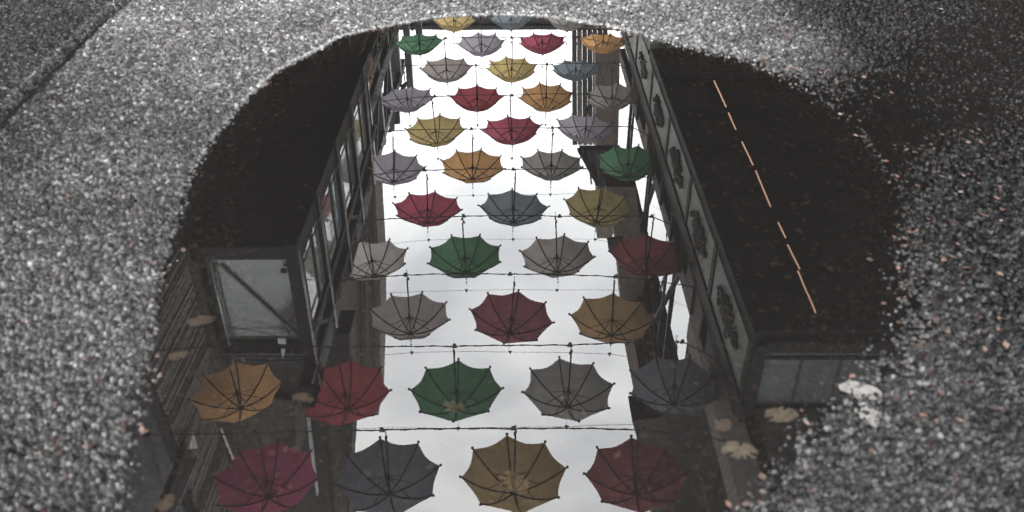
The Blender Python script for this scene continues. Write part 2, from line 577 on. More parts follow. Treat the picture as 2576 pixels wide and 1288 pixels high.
# ------------------------------------------------------------------ water
m, nt = mat('still murky water')
out = N(nt, 'ShaderNodeOutputMaterial')
fr = N(nt, 'ShaderNodeFresnel', i={'IOR': 1.70})
geo = N(nt, 'ShaderNodeNewGeometry')
nn = N(nt, 'ShaderNodeTexNoise', i={'Scale': 9.0, 'Detail': 2})
nt.links.new(geo.outputs['Position'], nn.inputs['Vector'])
bp = N(nt, 'ShaderNodeBump', i={'Strength': 1.0, 'Distance': 0.00003})
nt.links.new(nn.outputs[0], bp.inputs['Height'])
tr = N(nt, 'ShaderNodeBsdfTransparent', i={'Color': (0.45, 0.41, 0.37, 1)})
df = N(nt, 'ShaderNodeBsdfDiffuse', i={'Color': (0.056, 0.055, 0.055, 1)})
m0 = N(nt, 'ShaderNodeMixShader', i={0: 0.06})
gl = N(nt, 'ShaderNodeBsdfGlossy', i={'Roughness': 0.0, 'Color': (1, 1, 1, 1)})
mxs = N(nt, 'ShaderNodeMixShader')
nt.links.new(bp.outputs[0], gl.inputs['Normal'])
nt.links.new(tr.outputs[0], m0.inputs[1])
nt.links.new(df.outputs[0], m0.inputs[2])
nt.links.new(fr.outputs[0], mxs.inputs[0])
nt.links.new(m0.outputs[0], mxs.inputs[1])
nt.links.new(gl.outputs[0], mxs.inputs[2])
nt.links.new(mxs.outputs[0], out.inputs[0])
b = MB()
b.add([(-0.85, Y0 + .01, 0), (0.5, Y0 + .01, 0), (1.38, 1.98, 0), (1.38, 2.2, 0), (-0.45, 2.2, 0), (-0.85, 1.8, 0)], [(0, 1, 2, 3, 4, 5)])
tag(b.obj('water', m), 'still puddle mirroring rows of hanging umbrellas between dark facades', kind='structure')

# ------------------------------------------------------------------ umbrellas
UR, UD = 0.51, 0.295
NRIB = 8


def prof(t):
    return -UD * (0.35 * t ** 1.25 + 0.65 * t ** 2.1)


def canopy_mesh(name, m, seed):
    rr = random.Random(seed)
    b = MB()
    nr, na = 9, 6
    sag = [0.085 + rr.uniform(-0.02, 0.02) for _ in range(NRIB)]
    rings = []
    for i in range(nr + 1):
        t = 0.015 + (1 - 0.015) * i / nr
        for s in range(NRIB):
            a0, a1 = 2 * math.pi * s / NRIB, 2 * math.pi * (s + 1) / NRIB
            for j in range(na):
                k = j / na
                # cloth runs tight from rib to rib and is cut in a hollow curve at the hem
                te = t * (1 - sag[s] * math.sin(math.pi * k) * t ** 5 * 0.85)
                p0 = Vector((math.cos(a0) * te, math.sin(a0) * te, 0))
                p1 = Vector((math.cos(a1) * te, math.sin(a1) * te, 0))
                q = p0.lerp(p1, k)
                arc = Vector((math.cos(a0 + (a1 - a0) * k) * te, math.sin(a0 + (a1 - a0) * k) * te, 0))
                q = q.lerp(arc, 0.25) * UR
                q.z = prof(te) - 0.010 * math.sin(math.pi * k) * t
                b.v.append(tuple(q))
    n = NRIB * na
    for i in range(nr):
        for k in range(n):
            k2 = (k + 1) % n
            b.f.append((i * n + k, i * n + k2, (i + 1) * n + k2, (i + 1) * n + k))
    b.f.append(tuple(range(n)))
    return b.mesh(name, m, True)


rib_me = MB().tube([(UR * t * 1.01, 0, prof(t) - 0.010) for t in [0.02, 0.15, 0.3, 0.45, 0.6, 0.75, 0.88, 1.0]], 0.0088, 5)
rib_me.ball((UR * 1.015, 0, prof(1.0) - 0.010), 0.016)
rib_me = rib_me.mesh('rib', M['ribs'], True)
str_me = MB().tube([(0.012, 0, -0.245), (UR * 0.50, 0, prof(0.5) - 0.012)], 0.0048, 5).mesh('stretcher', M['ribs'], True)
shaft_me = MB().tube([(0, 0, 0.02), (0, 0, -0.70)], 0.0088, 8).mesh('shaft', M['ribs'], True)
run_me = MB().tube([(0, 0, -0.225), (0, 0, -0.25), (0, 0, -0.275), (0, 0, -0.30)], [0.019, 0.021, 0.015, 0.014], 10).mesh('runner', M['ribs'], True)
fer_me = MB().tube([(0, 0, 0.0), (0, 0, 0.02), (0, 0, 0.035), (0, 0, 0.11)], [0.026, 0.022, 0.009, 0.006], 8).mesh('ferrule', M['ribs'], True)
hook = [(0, 0, -0.68), (0, 0, -0.76)] + [(0.028 - 0.028 * math.cos(a), 0, -0.76 - 0.030 * math.sin(a)) for a in [0.5, 1.0, 1.57, 2.1, 2.6, 3.14]] + [(0.056, 0, -0.745)]
han_me = MB().tube(hook, 0.0095, 8).mesh('handle', M['ribs'], True)
hang = MB().tube([(0.026, 0, -0.79), (0.018, 0, -0.84), (0.0, 0, -0.925)], 0.003, 5)
hang.tube([(0.03, 0, -0.80), (0.036, 0.004, -0.86), (0.016, 0.004, -0.92)], 0.0022, 5)
hang.ball((-0.012, 0, -0.845), 0.013, 6, 1.6)
hang_me = hang.mesh('hanging_clip', M['cable'], True)
top = MB().tube([(0, 0, 0.10), (0, 0, 0.30)], 0.002, 4)
top.ball((0, 0, 0.15), 0.010, 6, 1.6)
top_me = top.mesh('top_wire', M['wire'], True)

COL = {
    'yellow': ((0.47, 0.35, 0.125), 'mustard yellow'),
    'blue': ((0.155, 0.19, 0.215), 'blue grey'),
    'grey': ((0.235, 0.222, 0.205), 'plain grey'),
    'green': ((0.062, 0.165, 0.088), 'green'),
    'lavender': ((0.30, 0.272, 0.315), 'pale lavender'),
    'crimson': ((0.32, 0.055, 0.095), 'crimson'),
    'orange': ((0.47, 0.245, 0.085), 'orange'),
    'warm': ((0.315, 0.275, 0.255), 'warm beige grey'),
    'red': ((0.31, 0.05, 0.062), 'red'),
    'olive': ((0.31, 0.245, 0.095), 'olive yellow'),
    'darkred': ((0.17, 0.045, 0.052), 'dark red'),
    'wine': ((0.235, 0.07, 0.095), 'wine red'),
    'ochre': ((0.30, 0.195, 0.085), 'ochre brown'),
    'magenta': ((0.27, 0.045, 0.10), 'magenta'),
    'slate': ((0.115, 0.118, 0.14), 'dark slate'),
    'palegrey': ((0.40, 0.365, 0.34), 'pale stone grey'),
}
def wash(c):
    g_ = 0.3 * c[0] + 0.6 * c[1] + 0.1 * c[2]
    return tuple(min(0.8, (x * 0.86 + g_ * 0.14) * 1.30) for x in c)


COL = {k: (wash(v[0]), v[1]) for k, v in COL.items()}
CM = {k: cloth('umbrella cloth ' + v[1], v[0]) for k, v in COL.items()}
CME = {k: canopy_mesh('canopy', CM[k], i) for i, k in enumerate(COL)}

# rows from the top of the puddle (far) to its near edge: hub positions in the 3840 px photograph, cloth, turn
ROWS = [
    [(1702, 117, 'yellow', 5), (1917, 114, 'blue', 0), (2126, 117, 'grey', 10)],
    [(1576, 204, 'green', -4), (1807, 208, 'lavender', -10), (2035, 202, 'crimson', -20), (2259, 201, 'orange', -22)],
    [(1678, 307, 'warm', -6), (1918, 305, 'yellow', -14), (2159, 304, 'blue', 22)],
    [(1534, 418, 'lavender', 6), (1789, 416, 'red', 0), (2047, 413, 'orange', -12), (2295, 408, 'grey', 18)],
    [(1640, 541, 'yellow', 5), (1920, 538, 'crimson', -7), (2191, 535, 'lavender', 22)],
    [(1477, 682, 'lavender', -4), (1773, 674, 'orange', 13), (2066, 671, 'grey', 22), (2352, 666, 'green', -20)],
    [(1604, 839, 'crimson', 8), (1924, 836, 'blue', -3), (2236, 836, 'olive', 13)],
    [(1403, 1037, 'palegrey', 22), (1747, 1024, 'green', 22), (2091, 1024, 'warm', 14), (2422, 1024, 'darkred', 4)],
    [(1539, 1255, 'warm', 13), (1913, 1252, 'wine', 10), (2292, 1260, 'ochre', 7)],
    [(905, 1533, 'orange', -15), (1306, 1538, 'red', 0), (1715, 1535, 'green', 0), (2127, 1530, 'grey', -9), (2526, 1519, 'slate', -16)],
    [(1010, 1868, 'magenta', 0), (1460, 1857, 'slate', -16), (1926, 1851, 'ochre', -8), (2384, 1857, 'darkred', 1)],
]
S = 2576 / 3840
ORD = ['first', 'second', 'third', 'fourth', 'fifth', 'sixth', 'seventh', 'eighth', 'ninth', 'tenth', 'eleventh']


def rowname(i):
    return {0: 'farthest row', 10: 'nearest row'}.get(i, ORD[10 - i] + ' row from the near end')


proto = None
ROW_INFO = []
rnd = random.Random(3)


def make_umbrella():
    r = empty('umbrella')
    put('canopy', CME['yellow'], r)
    for k in range(NRIB):
        a = 2 * math.pi * k / NRIB
        o = put('rib', rib_me, r)
        o.rotation_euler = (0, 0, a)
        o = put('stretcher', str_me, r)
        o.rotation_euler = (0, 0, a)
    put('shaft', shaft_me, r)
    put('runner', run_me, r)
    put('ferrule', fer_me, r)
    put('handle', han_me, r)
    put('hanging_clip', hang_me, r)
    put('top_wire', top_me, r)
    return r


def copy_tree(o):
    c = o.copy()
    C.objects.link(c)
    for ch in list(o.children):
        d = ch.copy()
        C.objects.link(d)
        d.parent = c
    return c


for ri, row in enumerate(ROWS):
    mid = sorted(row, key=lambda q: abs(q[0] - 1920))[0]
    Yr = PZ(mid[0] * S, mid[1] * S, 6.42).y
    # size of an umbrella does not change, so the row sits where its hub height puts it
    hubs = []
    for n, (x, y, colk, rot) in enumerate(row):
        P = PY(x * S, y * S, Yr)
        u = make_umbrella() if proto is None else copy_tree(proto)
        if proto is None:
            proto = u
        for ch in u.children:
            if ch.name.startswith('canopy'):
                ch.data = CME[colk]
        u.location = P
        u.rotation_euler = (math.radians(rnd.uniform(-4, 4)), math.radians(rnd.uniform(-4, 4)), math.radians(90 - rot))
        k_ = rnd.uniform(1.0, 1.06)
        u.scale = (k_, k_, rnd.uniform(0.97, 1.10))
        side = 'only' if len(row) == 1 else ('leftmost' if n == 0 else 'rightmost' if n == len(row) - 1 else ORD[n] + ' from left')
        tag(u, f"{COL[colk][1]} umbrella hung {side} in the {rowname(ri)}", 'umbrella', 'umbrellas hung over the street')
        hubs.append(P)
    ROW_INFO.append((Yr, hubs))

# the cables that carry them: a thick one under the handles, a thin one over the tips
XL, XR = -2.28, 2.24
clip_me = MB()
clip_me.add([(-0.028, -0.012, 0.015), (0.028, -0.012, 0.015), (0.014, -0.012, -0.03), (-0.014, -0.012, -0.03),
             (-0.028, 0.012, 0.015), (0.028, 0.012, 0.015), (0.014, 0.012, -0.03), (-0.014, 0.012, -0.03)],
            [(0, 1, 2, 3), (7, 6, 5, 4), (0, 4, 5, 1), (1, 5, 6, 2), (2, 6, 7, 3), (3, 7, 4, 0)])
clip_me = clip_me.mesh('cable_clip', M['cable'])
tri_me = MB().add([(-0.022, -0.01, 0.0), (0.022, -0.01, 0.0), (0, -0.01, 0.05), (-0.022, 0.01, 0.0), (0.022, 0.01, 0.0), (0, 0.01, 0.05)],
                  [(0, 1, 2), (5, 4, 3), (0, 3, 4, 1), (1, 4, 5, 2), (2, 5, 3, 0)]).mesh('ring_clip', M['cable'])


def curve_pts(pts, sagz=0.015, n=10):
    o = []
    for a, b in zip(pts[:-1], pts[1:]):
        for k in range(n):
            t = k / n
            q = a.lerp(b, t)
            q.z -= 4 * t * (1 - t) * sagz
            o.append(q)
    return o + [pts[-1]]


for ri, (Yr, hubs) in enumerate(ROW_INFO):
    zl = 5.75
    xl = XL if ri != 9 and ri != 10 else -4.6
    lo = [Vector((xl, Yr, 5.62))] + [Vector((p.x, Yr, p.z - 0.925)) for p in hubs] + [Vector((XR, Yr - 0.04, 5.66))]
    lo = [q for i, q in enumerate(lo) if i == 0 or q.x > lo[0].x + 0.05]
    b = MB().tube(curve_pts(lo, 0.012), 0.0062, 5)
    # a second strand is wound round the first
    tw = curve_pts(lo, 0.012, 22)
    b.tube([q + Vector((0, 0.009 * math.cos(i * 1.1), 0.009 * math.sin(i * 1.1))) for i, q in enumerate(tw)], 0.003, 4)
    o = b.obj('lower_cable', M['cable'], None, True)
    tag(o, f"thick twisted cable just under the umbrella handles of the {rowname(ri)}", 'cable', 'cables across the street')
    for p in hubs:
        c = put('cable_clip', clip_me, o)
        c.location = (p.x, Yr, p.z - 0.925)
    hi = [Vector((xl, Yr, 6.66))] + [Vector((p.x, Yr, p.z + 0.30)) for p in hubs] + [Vector((XR + 0.3, Yr - 0.04, 7.0))]
    hi[0].z = hi[1].z + 0.12
    hi = [q for i, q in enumerate(hi) if i == 0 or q.x > hi[0].x + 0.05]
    o = MB().tube(curve_pts(hi, 0.010), 0.003, 4).obj('upper_cable', M['wire'], None, True)
    tag(o, f"thin grey wire above the umbrella tips of the {rowname(ri)}", 'cable', 'wires above the umbrella tips')
    for p in hubs:
        c = put('ring_clip', tri_me, o)
        c.location = (p.x, Yr, p.z + 0.285)

# ------------------------------------------------------------------ left side of the street
LX = -2.2
# glazed gallery on the left
g = empty('glazed_gallery', (0, 0, 0))
tag(g, 'projecting dark gallery with glazed end wall on the left of the street', 'gallery')
ZS = 4.30
for k in range(10):
    y0 = 7.5 + k * 0.533
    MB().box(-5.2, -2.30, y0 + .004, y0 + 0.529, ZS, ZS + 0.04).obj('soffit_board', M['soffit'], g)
for x in (-3.30, -2.30):
    MB().box(x, x + 0.10 if x < -3 else x + 0.10, 7.46, 12.86, ZS - 0.06, ZS + 0.16).obj('edge_beam', M['steel'], g)
MB().box(-3.20, -2.30, 7.44, 7.50, ZS - 0.03, ZS + 0.12).obj('end_beam', M['steel'], g)
# end wall: frame, glass, brace
zg0, zg1 = 4.43, 5.52
MB().box(-3.13, -2.26, 7.50, 7.515, zg0, zg1).obj('end_glass', M['glass_end'], g)
f = MB()
f.box(-3.17, -3.12, 7.45, 7.53, zg0 - .0, zg1)
f.box(-2.27, -2.21, 7.45, 7.53, zg0 - .0, zg1)
f.box(-3.20, -2.2, 7.44, 7.54, zg1, zg1 + 0.07)
f.obj('end_frame', M['steel'], g)
MB().tube([(-3.10, 7.43, zg0), (-3.10, 7.43, zg1 + .3)], 0.016, 6).tube([(-2.28, 7.43, zg0), (-2.26, 7.43, zg1 + .2)], 0.014, 6).obj('pipe', M['pipe'], g, True)
MB().beam((-3.02, 7.485, zg0 + 0.08), (-2.30, 7.485, zg1 - .02), 0.02, 0.045, (0, 1, 0)).obj('brace', M['pipe_dim'], g)
MB().tube([(-3.1, 7.42, 5.26), (-2.7, 7.42, 5.36), (-2.3, 7.42, 5.50)], 0.004, 5).obj('wire', M['cable'], g)
for x in (-3.10, -2.36):
    MB().box(x - .03, x + .03, 7.425, 7.45, zg0 + .10, zg0 + .15).obj('hinge', M['steel'], g)
MB().box(-3.20, -2.2, 7.40, 12.9, 5.56, 5.59).obj('roof', M['steel'], g)
for i, z in enumerate((5.60, 5.68, 5.76)):
    MB().box(-3.22, -2.24, 7.36 + i * 0.03, 7.42 + i * .03, z, z + 0.035).obj('rail', M['greysteel'], g)
MB().box(-3.22, -2.24, 7.46, 7.49, 5.6, 5.80).obj('back_board', M['darkwall'], g)
MB().prism([PY(698, 852, 7.34), PY(718, 852, 7.34), PY(720, 866, 7.34), PY(700, 866, 7.34)], (0, 0.01, 0)).obj('label_plate', M['white'], g)
MB().prism([PY(706, 878, 7.34), PY(718, 878, 7.34), PY(711, 905, 7.34)], (0, 0.01, 0)).obj('label_plate', M['white'], g)
MB().box(-3.35, -3.24, 7.46, 12.9, ZS, 5.6).obj('back_wall', M['darkwall'], g)

# panes along the street front
yy = [7.55, 8.62, 9.88, 11.02, 12.2, 12.85]
rp = random.Random(5)
kinds = ['glass', 'glass', 'glass', 'glass_blue', 'glass', 'glass_green', 'glass', 'glass', 'glass_green', 'glass']
kk = 0
for a, bb in zip(yy[:-1], yy[1:]):
    mid_ = (a + bb) / 2 + rp.uniform(-.1, .1)
    for c, d in ((a + 0.12, mid_ - 0.03), (mid_ + 0.03, bb - 0.12)):
        MB().box(LX - 0.03, LX - 0.015, c, d, 4.50, 5.42).obj('window_pane', M[kinds[kk % len(kinds)]], g)
        kk += 1
    MB().box(LX - 0.05, LX + 0.0, mid_ - 0.028, mid_ + 0.028, 4.46, 5.44).obj('mullion', M['steel'], g)

# the steel frame in front of it
fr_ = empty('facade_structure', (0, 0, 0))
tag(fr_, 'dark steel post and beam frame with pale pipes along the left side', 'frame')
MB().box(LX - 0.12, LX + 0.02, 7.1, 12.0, 5.86, 6.16).obj('top_beam', M['steel'], fr_)
MB().box(LX - 0.47, LX - 0.35, 12.0, 20.0, 5.86, 6.16).obj('top_beam', M['steel'], fr_)
MB().box(LX - 0.12, LX + 0.01, 7.4, 12.8, 5.46, 5.60).obj('middle_beam', M['steel'], fr_)
MB().box(LX - 0.47, LX - 0.36, 12.8, 20.0, 5.36, 5.62).obj('middle_beam', M['steel'], fr_)
MB().box(LX - 0.47, LX - 0.36, 12.8, 20.0, 7.1, 7.28).obj('upper_beam', M['greysteel'], fr_)
MB().box(LX - 0.08, LX + 0.015, 7.44, 12.88, 4.24, 4.48).obj('lower_beam', M['steel'], fr_)
posts = [7.46, 8.55, 9.80, 10.96, 12.15, 13.4, 14.7, 16.1, 17.6, 19.2]
for i, y in enumerate(posts):
    far = y > 13
    MB().box(LX - (0.50 if far else 0.10), LX + (-0.37 if far else 0.03), y - 0.09, y + 0.09, 0.0 if far else 4.2, 7.4 if far else 6.17).obj('post', M['greysteel' if far and i % 2 else 'steel'], fr_)
    MB().tube([(LX + q_, y - r_, z_) for q_, r_, z_ in ((((0.05, .10, 4.25), (0.055, .11, 4.9), (0.045, .10, 5.4), (0.05, .105, 6.1)) if not far else ((-.35, .10, 2.0), (-.345, .11, 4.9), (-.355, .10, 6.0), (-.35, .11, 7.2))))], 0.013, 6).obj('pipe', M['pipe'], fr_, True)
pp = [Vector((LX + 0.045 - 0.37 * (y > 12), y, 5.80 + 0.012 * math.sin(y * 2.3))) for y in np.arange(7.1, 20, 0.35)]
MB().tube(pp, 0.017, 6).obj('pipe', M['pipe'], fr_, True)
pp = [Vector((LX + 0.035 - 0.37 * (y > 12.8), y, 5.42 + 0.010 * math.sin(y * 3.1))) for y in np.arange(7.5, 20, 0.35)]
MB().tube(pp, 0.014, 6).obj('pipe', M['pipe'], fr_, True)
pp = [Vector((LX + 0.04, y, 4.50 + 0.006 * math.sin(y * 3.1))) for y in np.arange(7.5, 12.9, 0.35)]
MB().tube(pp, 0.010, 6).obj('pipe', M['pipe'], fr_, True)
for y0, y1, z0, z1 in ((7.6, 8.5, 5.4, 6.0), (9.9, 10.9, 5.4, 6.0), (13.5, 14.6, 4.2, 5.4), (14.8, 16.0, 5.4, 4.2), (16.2, 17.5, 4.2, 5.4), (17.7, 19.1, 5.4, 4.3), (13.5, 14.6, 6.1, 7.2), (16.2, 17.5, 7.2, 6.1), (14.8, 16.0, 7.2, 6.1)):
    MB().beam((LX - .03 - .38 * (y0 > 13), y0, z0), (LX - .03 - .38 * (y0 > 13), y1, z1), 0.05, 0.07, (1, 0, 0)).obj('diagonal', M['greysteel'], fr_)
for Yr, hubs in ROW_INFO:
    if 6.5 < Yr < 19.5:
        MB().ball((LX + 0.05, Yr, 5.84), 0.035, 6).tube([(LX + .05, Yr - .03, 5.80), (LX + .09, Yr + .03, 5.74), (LX + .03, Yr + .05, 5.70)], 0.008, 5).obj('cable_clamp', M['greysteel'], fr_)

# cluttered balcony with plants beyond the gallery
bal = empty('balcony', (0, 0, 0))
tag(bal, 'cluttered balcony with orange and green things beyond the left gallery', 'balcony')
MB().box(-3.6, -2.36, 14.0, 19.5, 3.9, 4.1).obj('balcony_floor', M['greysteel'], bal)
MB().box(-3.8, -3.6, 13.3, 20.0, 0.0, 6.4).obj('back_wall', M['darkwall'], bal)
for i, y in enumerate(np.arange(13.2, 20, 0.62)):
    MB().box(-3.55, -2.4, y, y + 0.07, 4.85, 4.93).obj('shelf_slat', M['greysteel'], bal)
MB().box(-3.2, -2.5, 14.3, 15.0, 4.96, 5.5).obj('crate', M['orange'], bal)
MB().box(-3.0, -2.55, 16.6, 17.2, 4.96, 5.4).obj('crate', M['orange'], bal)
MB().box(-3.3, -2.6, 15.3, 16.0, 4.2, 4.7).obj('crate', M['timber'], bal)
lf = MB()
for k in range(500):
    cx, cy, cz = rp.gauss(-2.7, .18), rp.choice([14.9, 16.2, 17.9]) + rp.gauss(0, .25), 5.1 + rp.gauss(0.1, .2)
    a = Vector((rp.uniform(-1, 1), rp.uniform(-1, 1), rp.uniform(-1, 1))) * 0.05
    c = Vector((rp.uniform(-1, 1), rp.uniform(-1, 1), rp.uniform(-1, 1))) * 0.04
    q = Vector((cx, cy, cz))
    lf.add([q - a, q + c, q + a, q - c], [(0, 1, 2, 3)])
o = lf.obj('leaves', M['foliage'], bal)
o['kind'] = 'stuff'

# pale slatted pergola roof seen past the gallery end
pg = empty('slatted_screen', (0, 0, 0))
tag(pg, 'pale slatted pergola behind the far end of the left gallery', 'pergola')
for k in range(16):
    x = -2.35 - k * 0.13
    MB().box(x - 0.06, x, 13.0, 18.0, 4.34, 4.37).obj('slat', M['plank'] if k != 7 else M['white'], pg)
MB().box(-4.6, -2.3, 12.95, 18.2, 4.55, 4.6).obj('back_board', M['steel'], pg)

bh = empty('narrow_house', (0, 0, 0))
tag(bh, 'narrow cluttered house front with balcony beyond the left frame', 'house')
for k, (poly, mt) in enumerate([
    ([(880, 40), (925, 40), (922, 330), (870, 420)], 'farwall'), ([(928, 40), (948, 40), (946, 150), (926, 150)], 'orange'),
    ([(930, 152), (985, 150), (984, 168), (928, 170)], 'greysteel'), ([(928, 175), (962, 175), (958, 232), (926, 236)], 'timber'),
    ([(946, 196), (962, 192), (962, 222), (948, 226)], 'orange'), ([(966, 172), (984, 170), (980, 250), (964, 252)], 'foliage'),
    ([(924, 240), (986, 236), (984, 250), (922, 254)], 'greysteel'), ([(922, 258), (968, 256), (962, 300), (918, 306)], 'darkwall'),
    ([(955, 286), (1004, 284), (1006, 312), (958, 314)], 'darkwall'), ([(986, 44), (999, 44), (992, 330), (979, 330)], 'greysteel'),
    ([(966, 60), (973, 60), (940, 350), (932, 350)], 'steel')]):
    MB().prism([PY(x, y, 20.6 - 0.13 * k) for x, y in poly], (0, 0.1, 0)).obj('wall_board', M[mt], bh)
MB().tube([PY(1000, 205, 19.0), PY(1010, 218, 19.0), PY(1022, 208, 19.0), PY(1008, 232, 19.0), PY(1024, 240, 19.0)], 0.05, 5).obj('bracket', M['steel'], bh)
MB().tube([PY(975, 60, 19.1), PY(982, 300, 19.1)], 0.02, 5).obj('pipe', M['pipe'], bh)
MB().tube([PY(915, 60, 19.1), PY(905, 320, 19.1)], 0.02, 5).obj('pipe', M['pipe'], bh)

# brown towers behind the frame
t1 = empty('brown_tower', (0, 0, 0))
tag(t1, 'tall brown timber tower rising behind the left steel frame', 'tower')
right_edge = [(943, 452), (948, 560), (957, 700), (958, 860), (952, 1045)]
pl = [PY(x, y, 14.6) for x, y in right_edge]
ledge = [Vector((-5.0, 14.6, pl[-1].z)), Vector((-5.0, 14.6, pl[0].z))]
MB().prism(pl + ledge, (0, 1.0, 0)).obj('wall', M['timber'], t1)
for k, (xa, xb) in enumerate([(938, 942), (922, 926), (905, 910), (892, 895)]):
    a, c = PY(xa, 470, 14.55), PY(xb, 1040, 14.55)
    MB().beam(a, c, 0.03 + .012 * (k % 2), 0.05, (0, 1, 0)).obj('batten', M['timber' if k % 2 else 'darkwall'], t1)
t2 = empty('brown_tower', (0, 0, 0))
tag(t2, 'rough dark brown tower below the red umbrella on the left', 'tower')
MB().prism([PY(x, y, 9.2) for x, y in [(888, 1010), (886, 1080), (880, 1180), (874, 1300), (866, 1500), (820, 1500), (826, 1288), (806, 1080), (796, 1010)]], (0, .6, 0)).obj('wall', M['bark'], t2)
MB().prism([PY(x, y, 9.1) for x, y in [(850, 1070), (872, 1070), (862, 1170)]], (0, .05, 0)).obj('notch_board', M['darkwall'], t2)
MB().prism([PY(x, y, 9.12) for x, y in [(800, 1010), (812, 1010), (842, 1288), (832, 1288)]], (0, .05, 0)).obj('edge_board', M['steel'], t2)
MB().prism([PY(x, y, 9.12) for x, y in [(884, 1020), (889, 1020), (879, 1288), (872, 1288)]], (0, .05, 0)).obj('edge_board', M['steel'], t2)

hl = empty('dark_house', (0, 0, 0))
tag(hl, 'dark gabled house behind the orange and magenta umbrellas at lower left', 'house')
MB().prism([PY(x, y, 10.4) for x, y in [(470, 840), (880, 840), (880, 1500), (470, 1500)]], (0, .6, 0)).obj('wall', M['darkwall'], hl)
MB().prism([PY(x, y, 10.3) for x, y in [(640, 1000), (770, 1010), (772, 1030), (700, 1130), (660, 1140), (600, 1060)]], (0, .05, 0)).obj('gable_board', M['bark'], hl)
MB().prism([PY(x, y, 10.2) for x, y in [(742, 1020), (766, 1010), (770, 1100), (745, 1160)]], (0, .05, 0)).obj('gable_board', M['timber'], hl)
MB().prism([PY(x, y, 10.25) for x, y in [(770, 1040), (778, 1045), (800, 1240), (797, 1250), (786, 1190)]], (0, .05, 0)).obj('white_board', M['white'], hl)
MB().tube([PY(556, 1075, 10.2), PY(590, 1160, 10.2)], 0.022, 6).tube([PY(484, 830, 10.2), PY(512, 920, 10.2)], 0.018, 6).obj('pipe', M['pipe'], hl)
MB().tube([PY(545, 1075, 10.2), PY(580, 1166, 10.2)], 0.03, 6).obj('pipe', M['steel'], hl)

# plank clad wall far left, near the camera
pw = empty('plank_house', (0, 0, 0))
tag(pw, 'plank clad wall with a steep black verge at the lower left', 'house')
poly = [(360, 600), (530, 600), (530, 850), (522, 940), (545, 1070), (580, 1180), (610, 1288), (640, 1420), (480, 1420), (498, 1288), (470, 1180), (430, 1060), (385, 955), (372, 850)]
NP = 34
ZA, ZB = 5.0, 8.6
PXL = -3.9
pts = [PX(x, y, PXL) for x, y in poly]
MB().prism([Vector((PXL - 0.05, p.y, p.z)) for p in pts], (-0.12, 0, 0)).obj('wall', M['darkwall'], pw)


def clip_poly(pts, z0, z1):
    def cut(P, z, keep_above):
        o = []
        for i in range(len(P)):
            a, b = P[i], P[(i + 1) % len(P)]
            ia = (a.z >= z) == keep_above
            ib = (b.z >= z) == keep_above
            if ia:
                o.append(a)
            if ia != ib:
                o.append(a.lerp(b, (z - a.z) / (b.z - a.z)))
        return o
    return cut(cut(pts, z0, True), z1, False)


for k in range(NP * 2 + 20):
    z0 = ZA + k * 0.075
    c = clip_poly(pts, z0, z0 + 0.055)
    if len(c) >= 3:
        off = rp.uniform(0, 0.015)
        MB().prism([Vector((PXL + off, p.y, p.z)) for p in c], (-0.03, 0, 0)).obj('plank', M['plank'] if rp.random() > .25 else M['timber_h'], pw)
MB().prism([PX(x, y, PXL + 0.1) for x, y in [(470, 1130), (505, 1150), (440, 1300), (418, 1400), (380, 1400), (405, 1290)]], (-0.08, 0, 0)).obj('verge_board', M['steel'], pw)
MB().prism([PX(x, y, PXL + 0.12) for x, y in [(486, 1086), (498, 1128), (474, 1130)]], (-0.03, 0, 0)).obj('white_plate', M['white'], pw)
MB().tube([PX(500, 1150, PXL + .15), PX(440, 1290, PXL + .15)], 0.008, 5).tube([PX(424, 833, PXL + .15), PX(477, 790, PXL + .15)], 0.010, 5).obj('pipe', M['pipe'], pw)
gw = MB().box(-5.6, -5.3, 2.5, 9.5, 0, 12).obj('grey_house', M['greywall'])
tag(gw, 'pale grey rendered house wall at the lower left edge of the puddle', 'house')
lw = MB().box(-3.6, -3.36, 2.0, 20.0, 0, 4.2).obj('street_wall', M['darkwall'])
tag(lw, 'dark brown ground floor wall under the left gallery', 'wall')

# ------------------------------------------------------------------ right side of the street
RX = 2.2
rg = empty('canopy_gallery', (0, 0, 0))
tag(rg, 'dark overhanging gallery with ornate green panels on the right', 'gallery')
ZR = 4.38
ylist = [6.2, 7.05, 7.95, 8.9, 9.9, 10.95, 12.1, 13.2]
for a, bb in zip(ylist[:-1], ylist[1:]):
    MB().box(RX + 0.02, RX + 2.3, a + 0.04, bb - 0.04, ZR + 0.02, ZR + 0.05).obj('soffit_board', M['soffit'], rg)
    MB().box(RX + 0.25, RX + 0.60, a + 0.15, bb - 0.2, ZR + 0.010, ZR + 0.017).obj('soffit_panel', M['timber_h'], rg)
for y in ylist:
    MB().box(RX + 0.03, RX + 2.3, y - 0.04, y + 0.04, ZR - 0.06, ZR + 0.06).obj('joist', M['steel'], rg)
MB().box(RX - 0.02, RX + 0.03, 6.14, 13.26, ZR - 0.04, ZR + 0.12).obj('edge_beam', M['steel'], rg)
MB().tube([(RX - .03, 6.2, ZR + .10), (RX - .03, 13.2, ZR + .10)], 0.008, 5).obj('edge_trim', M['greysteel'], rg)
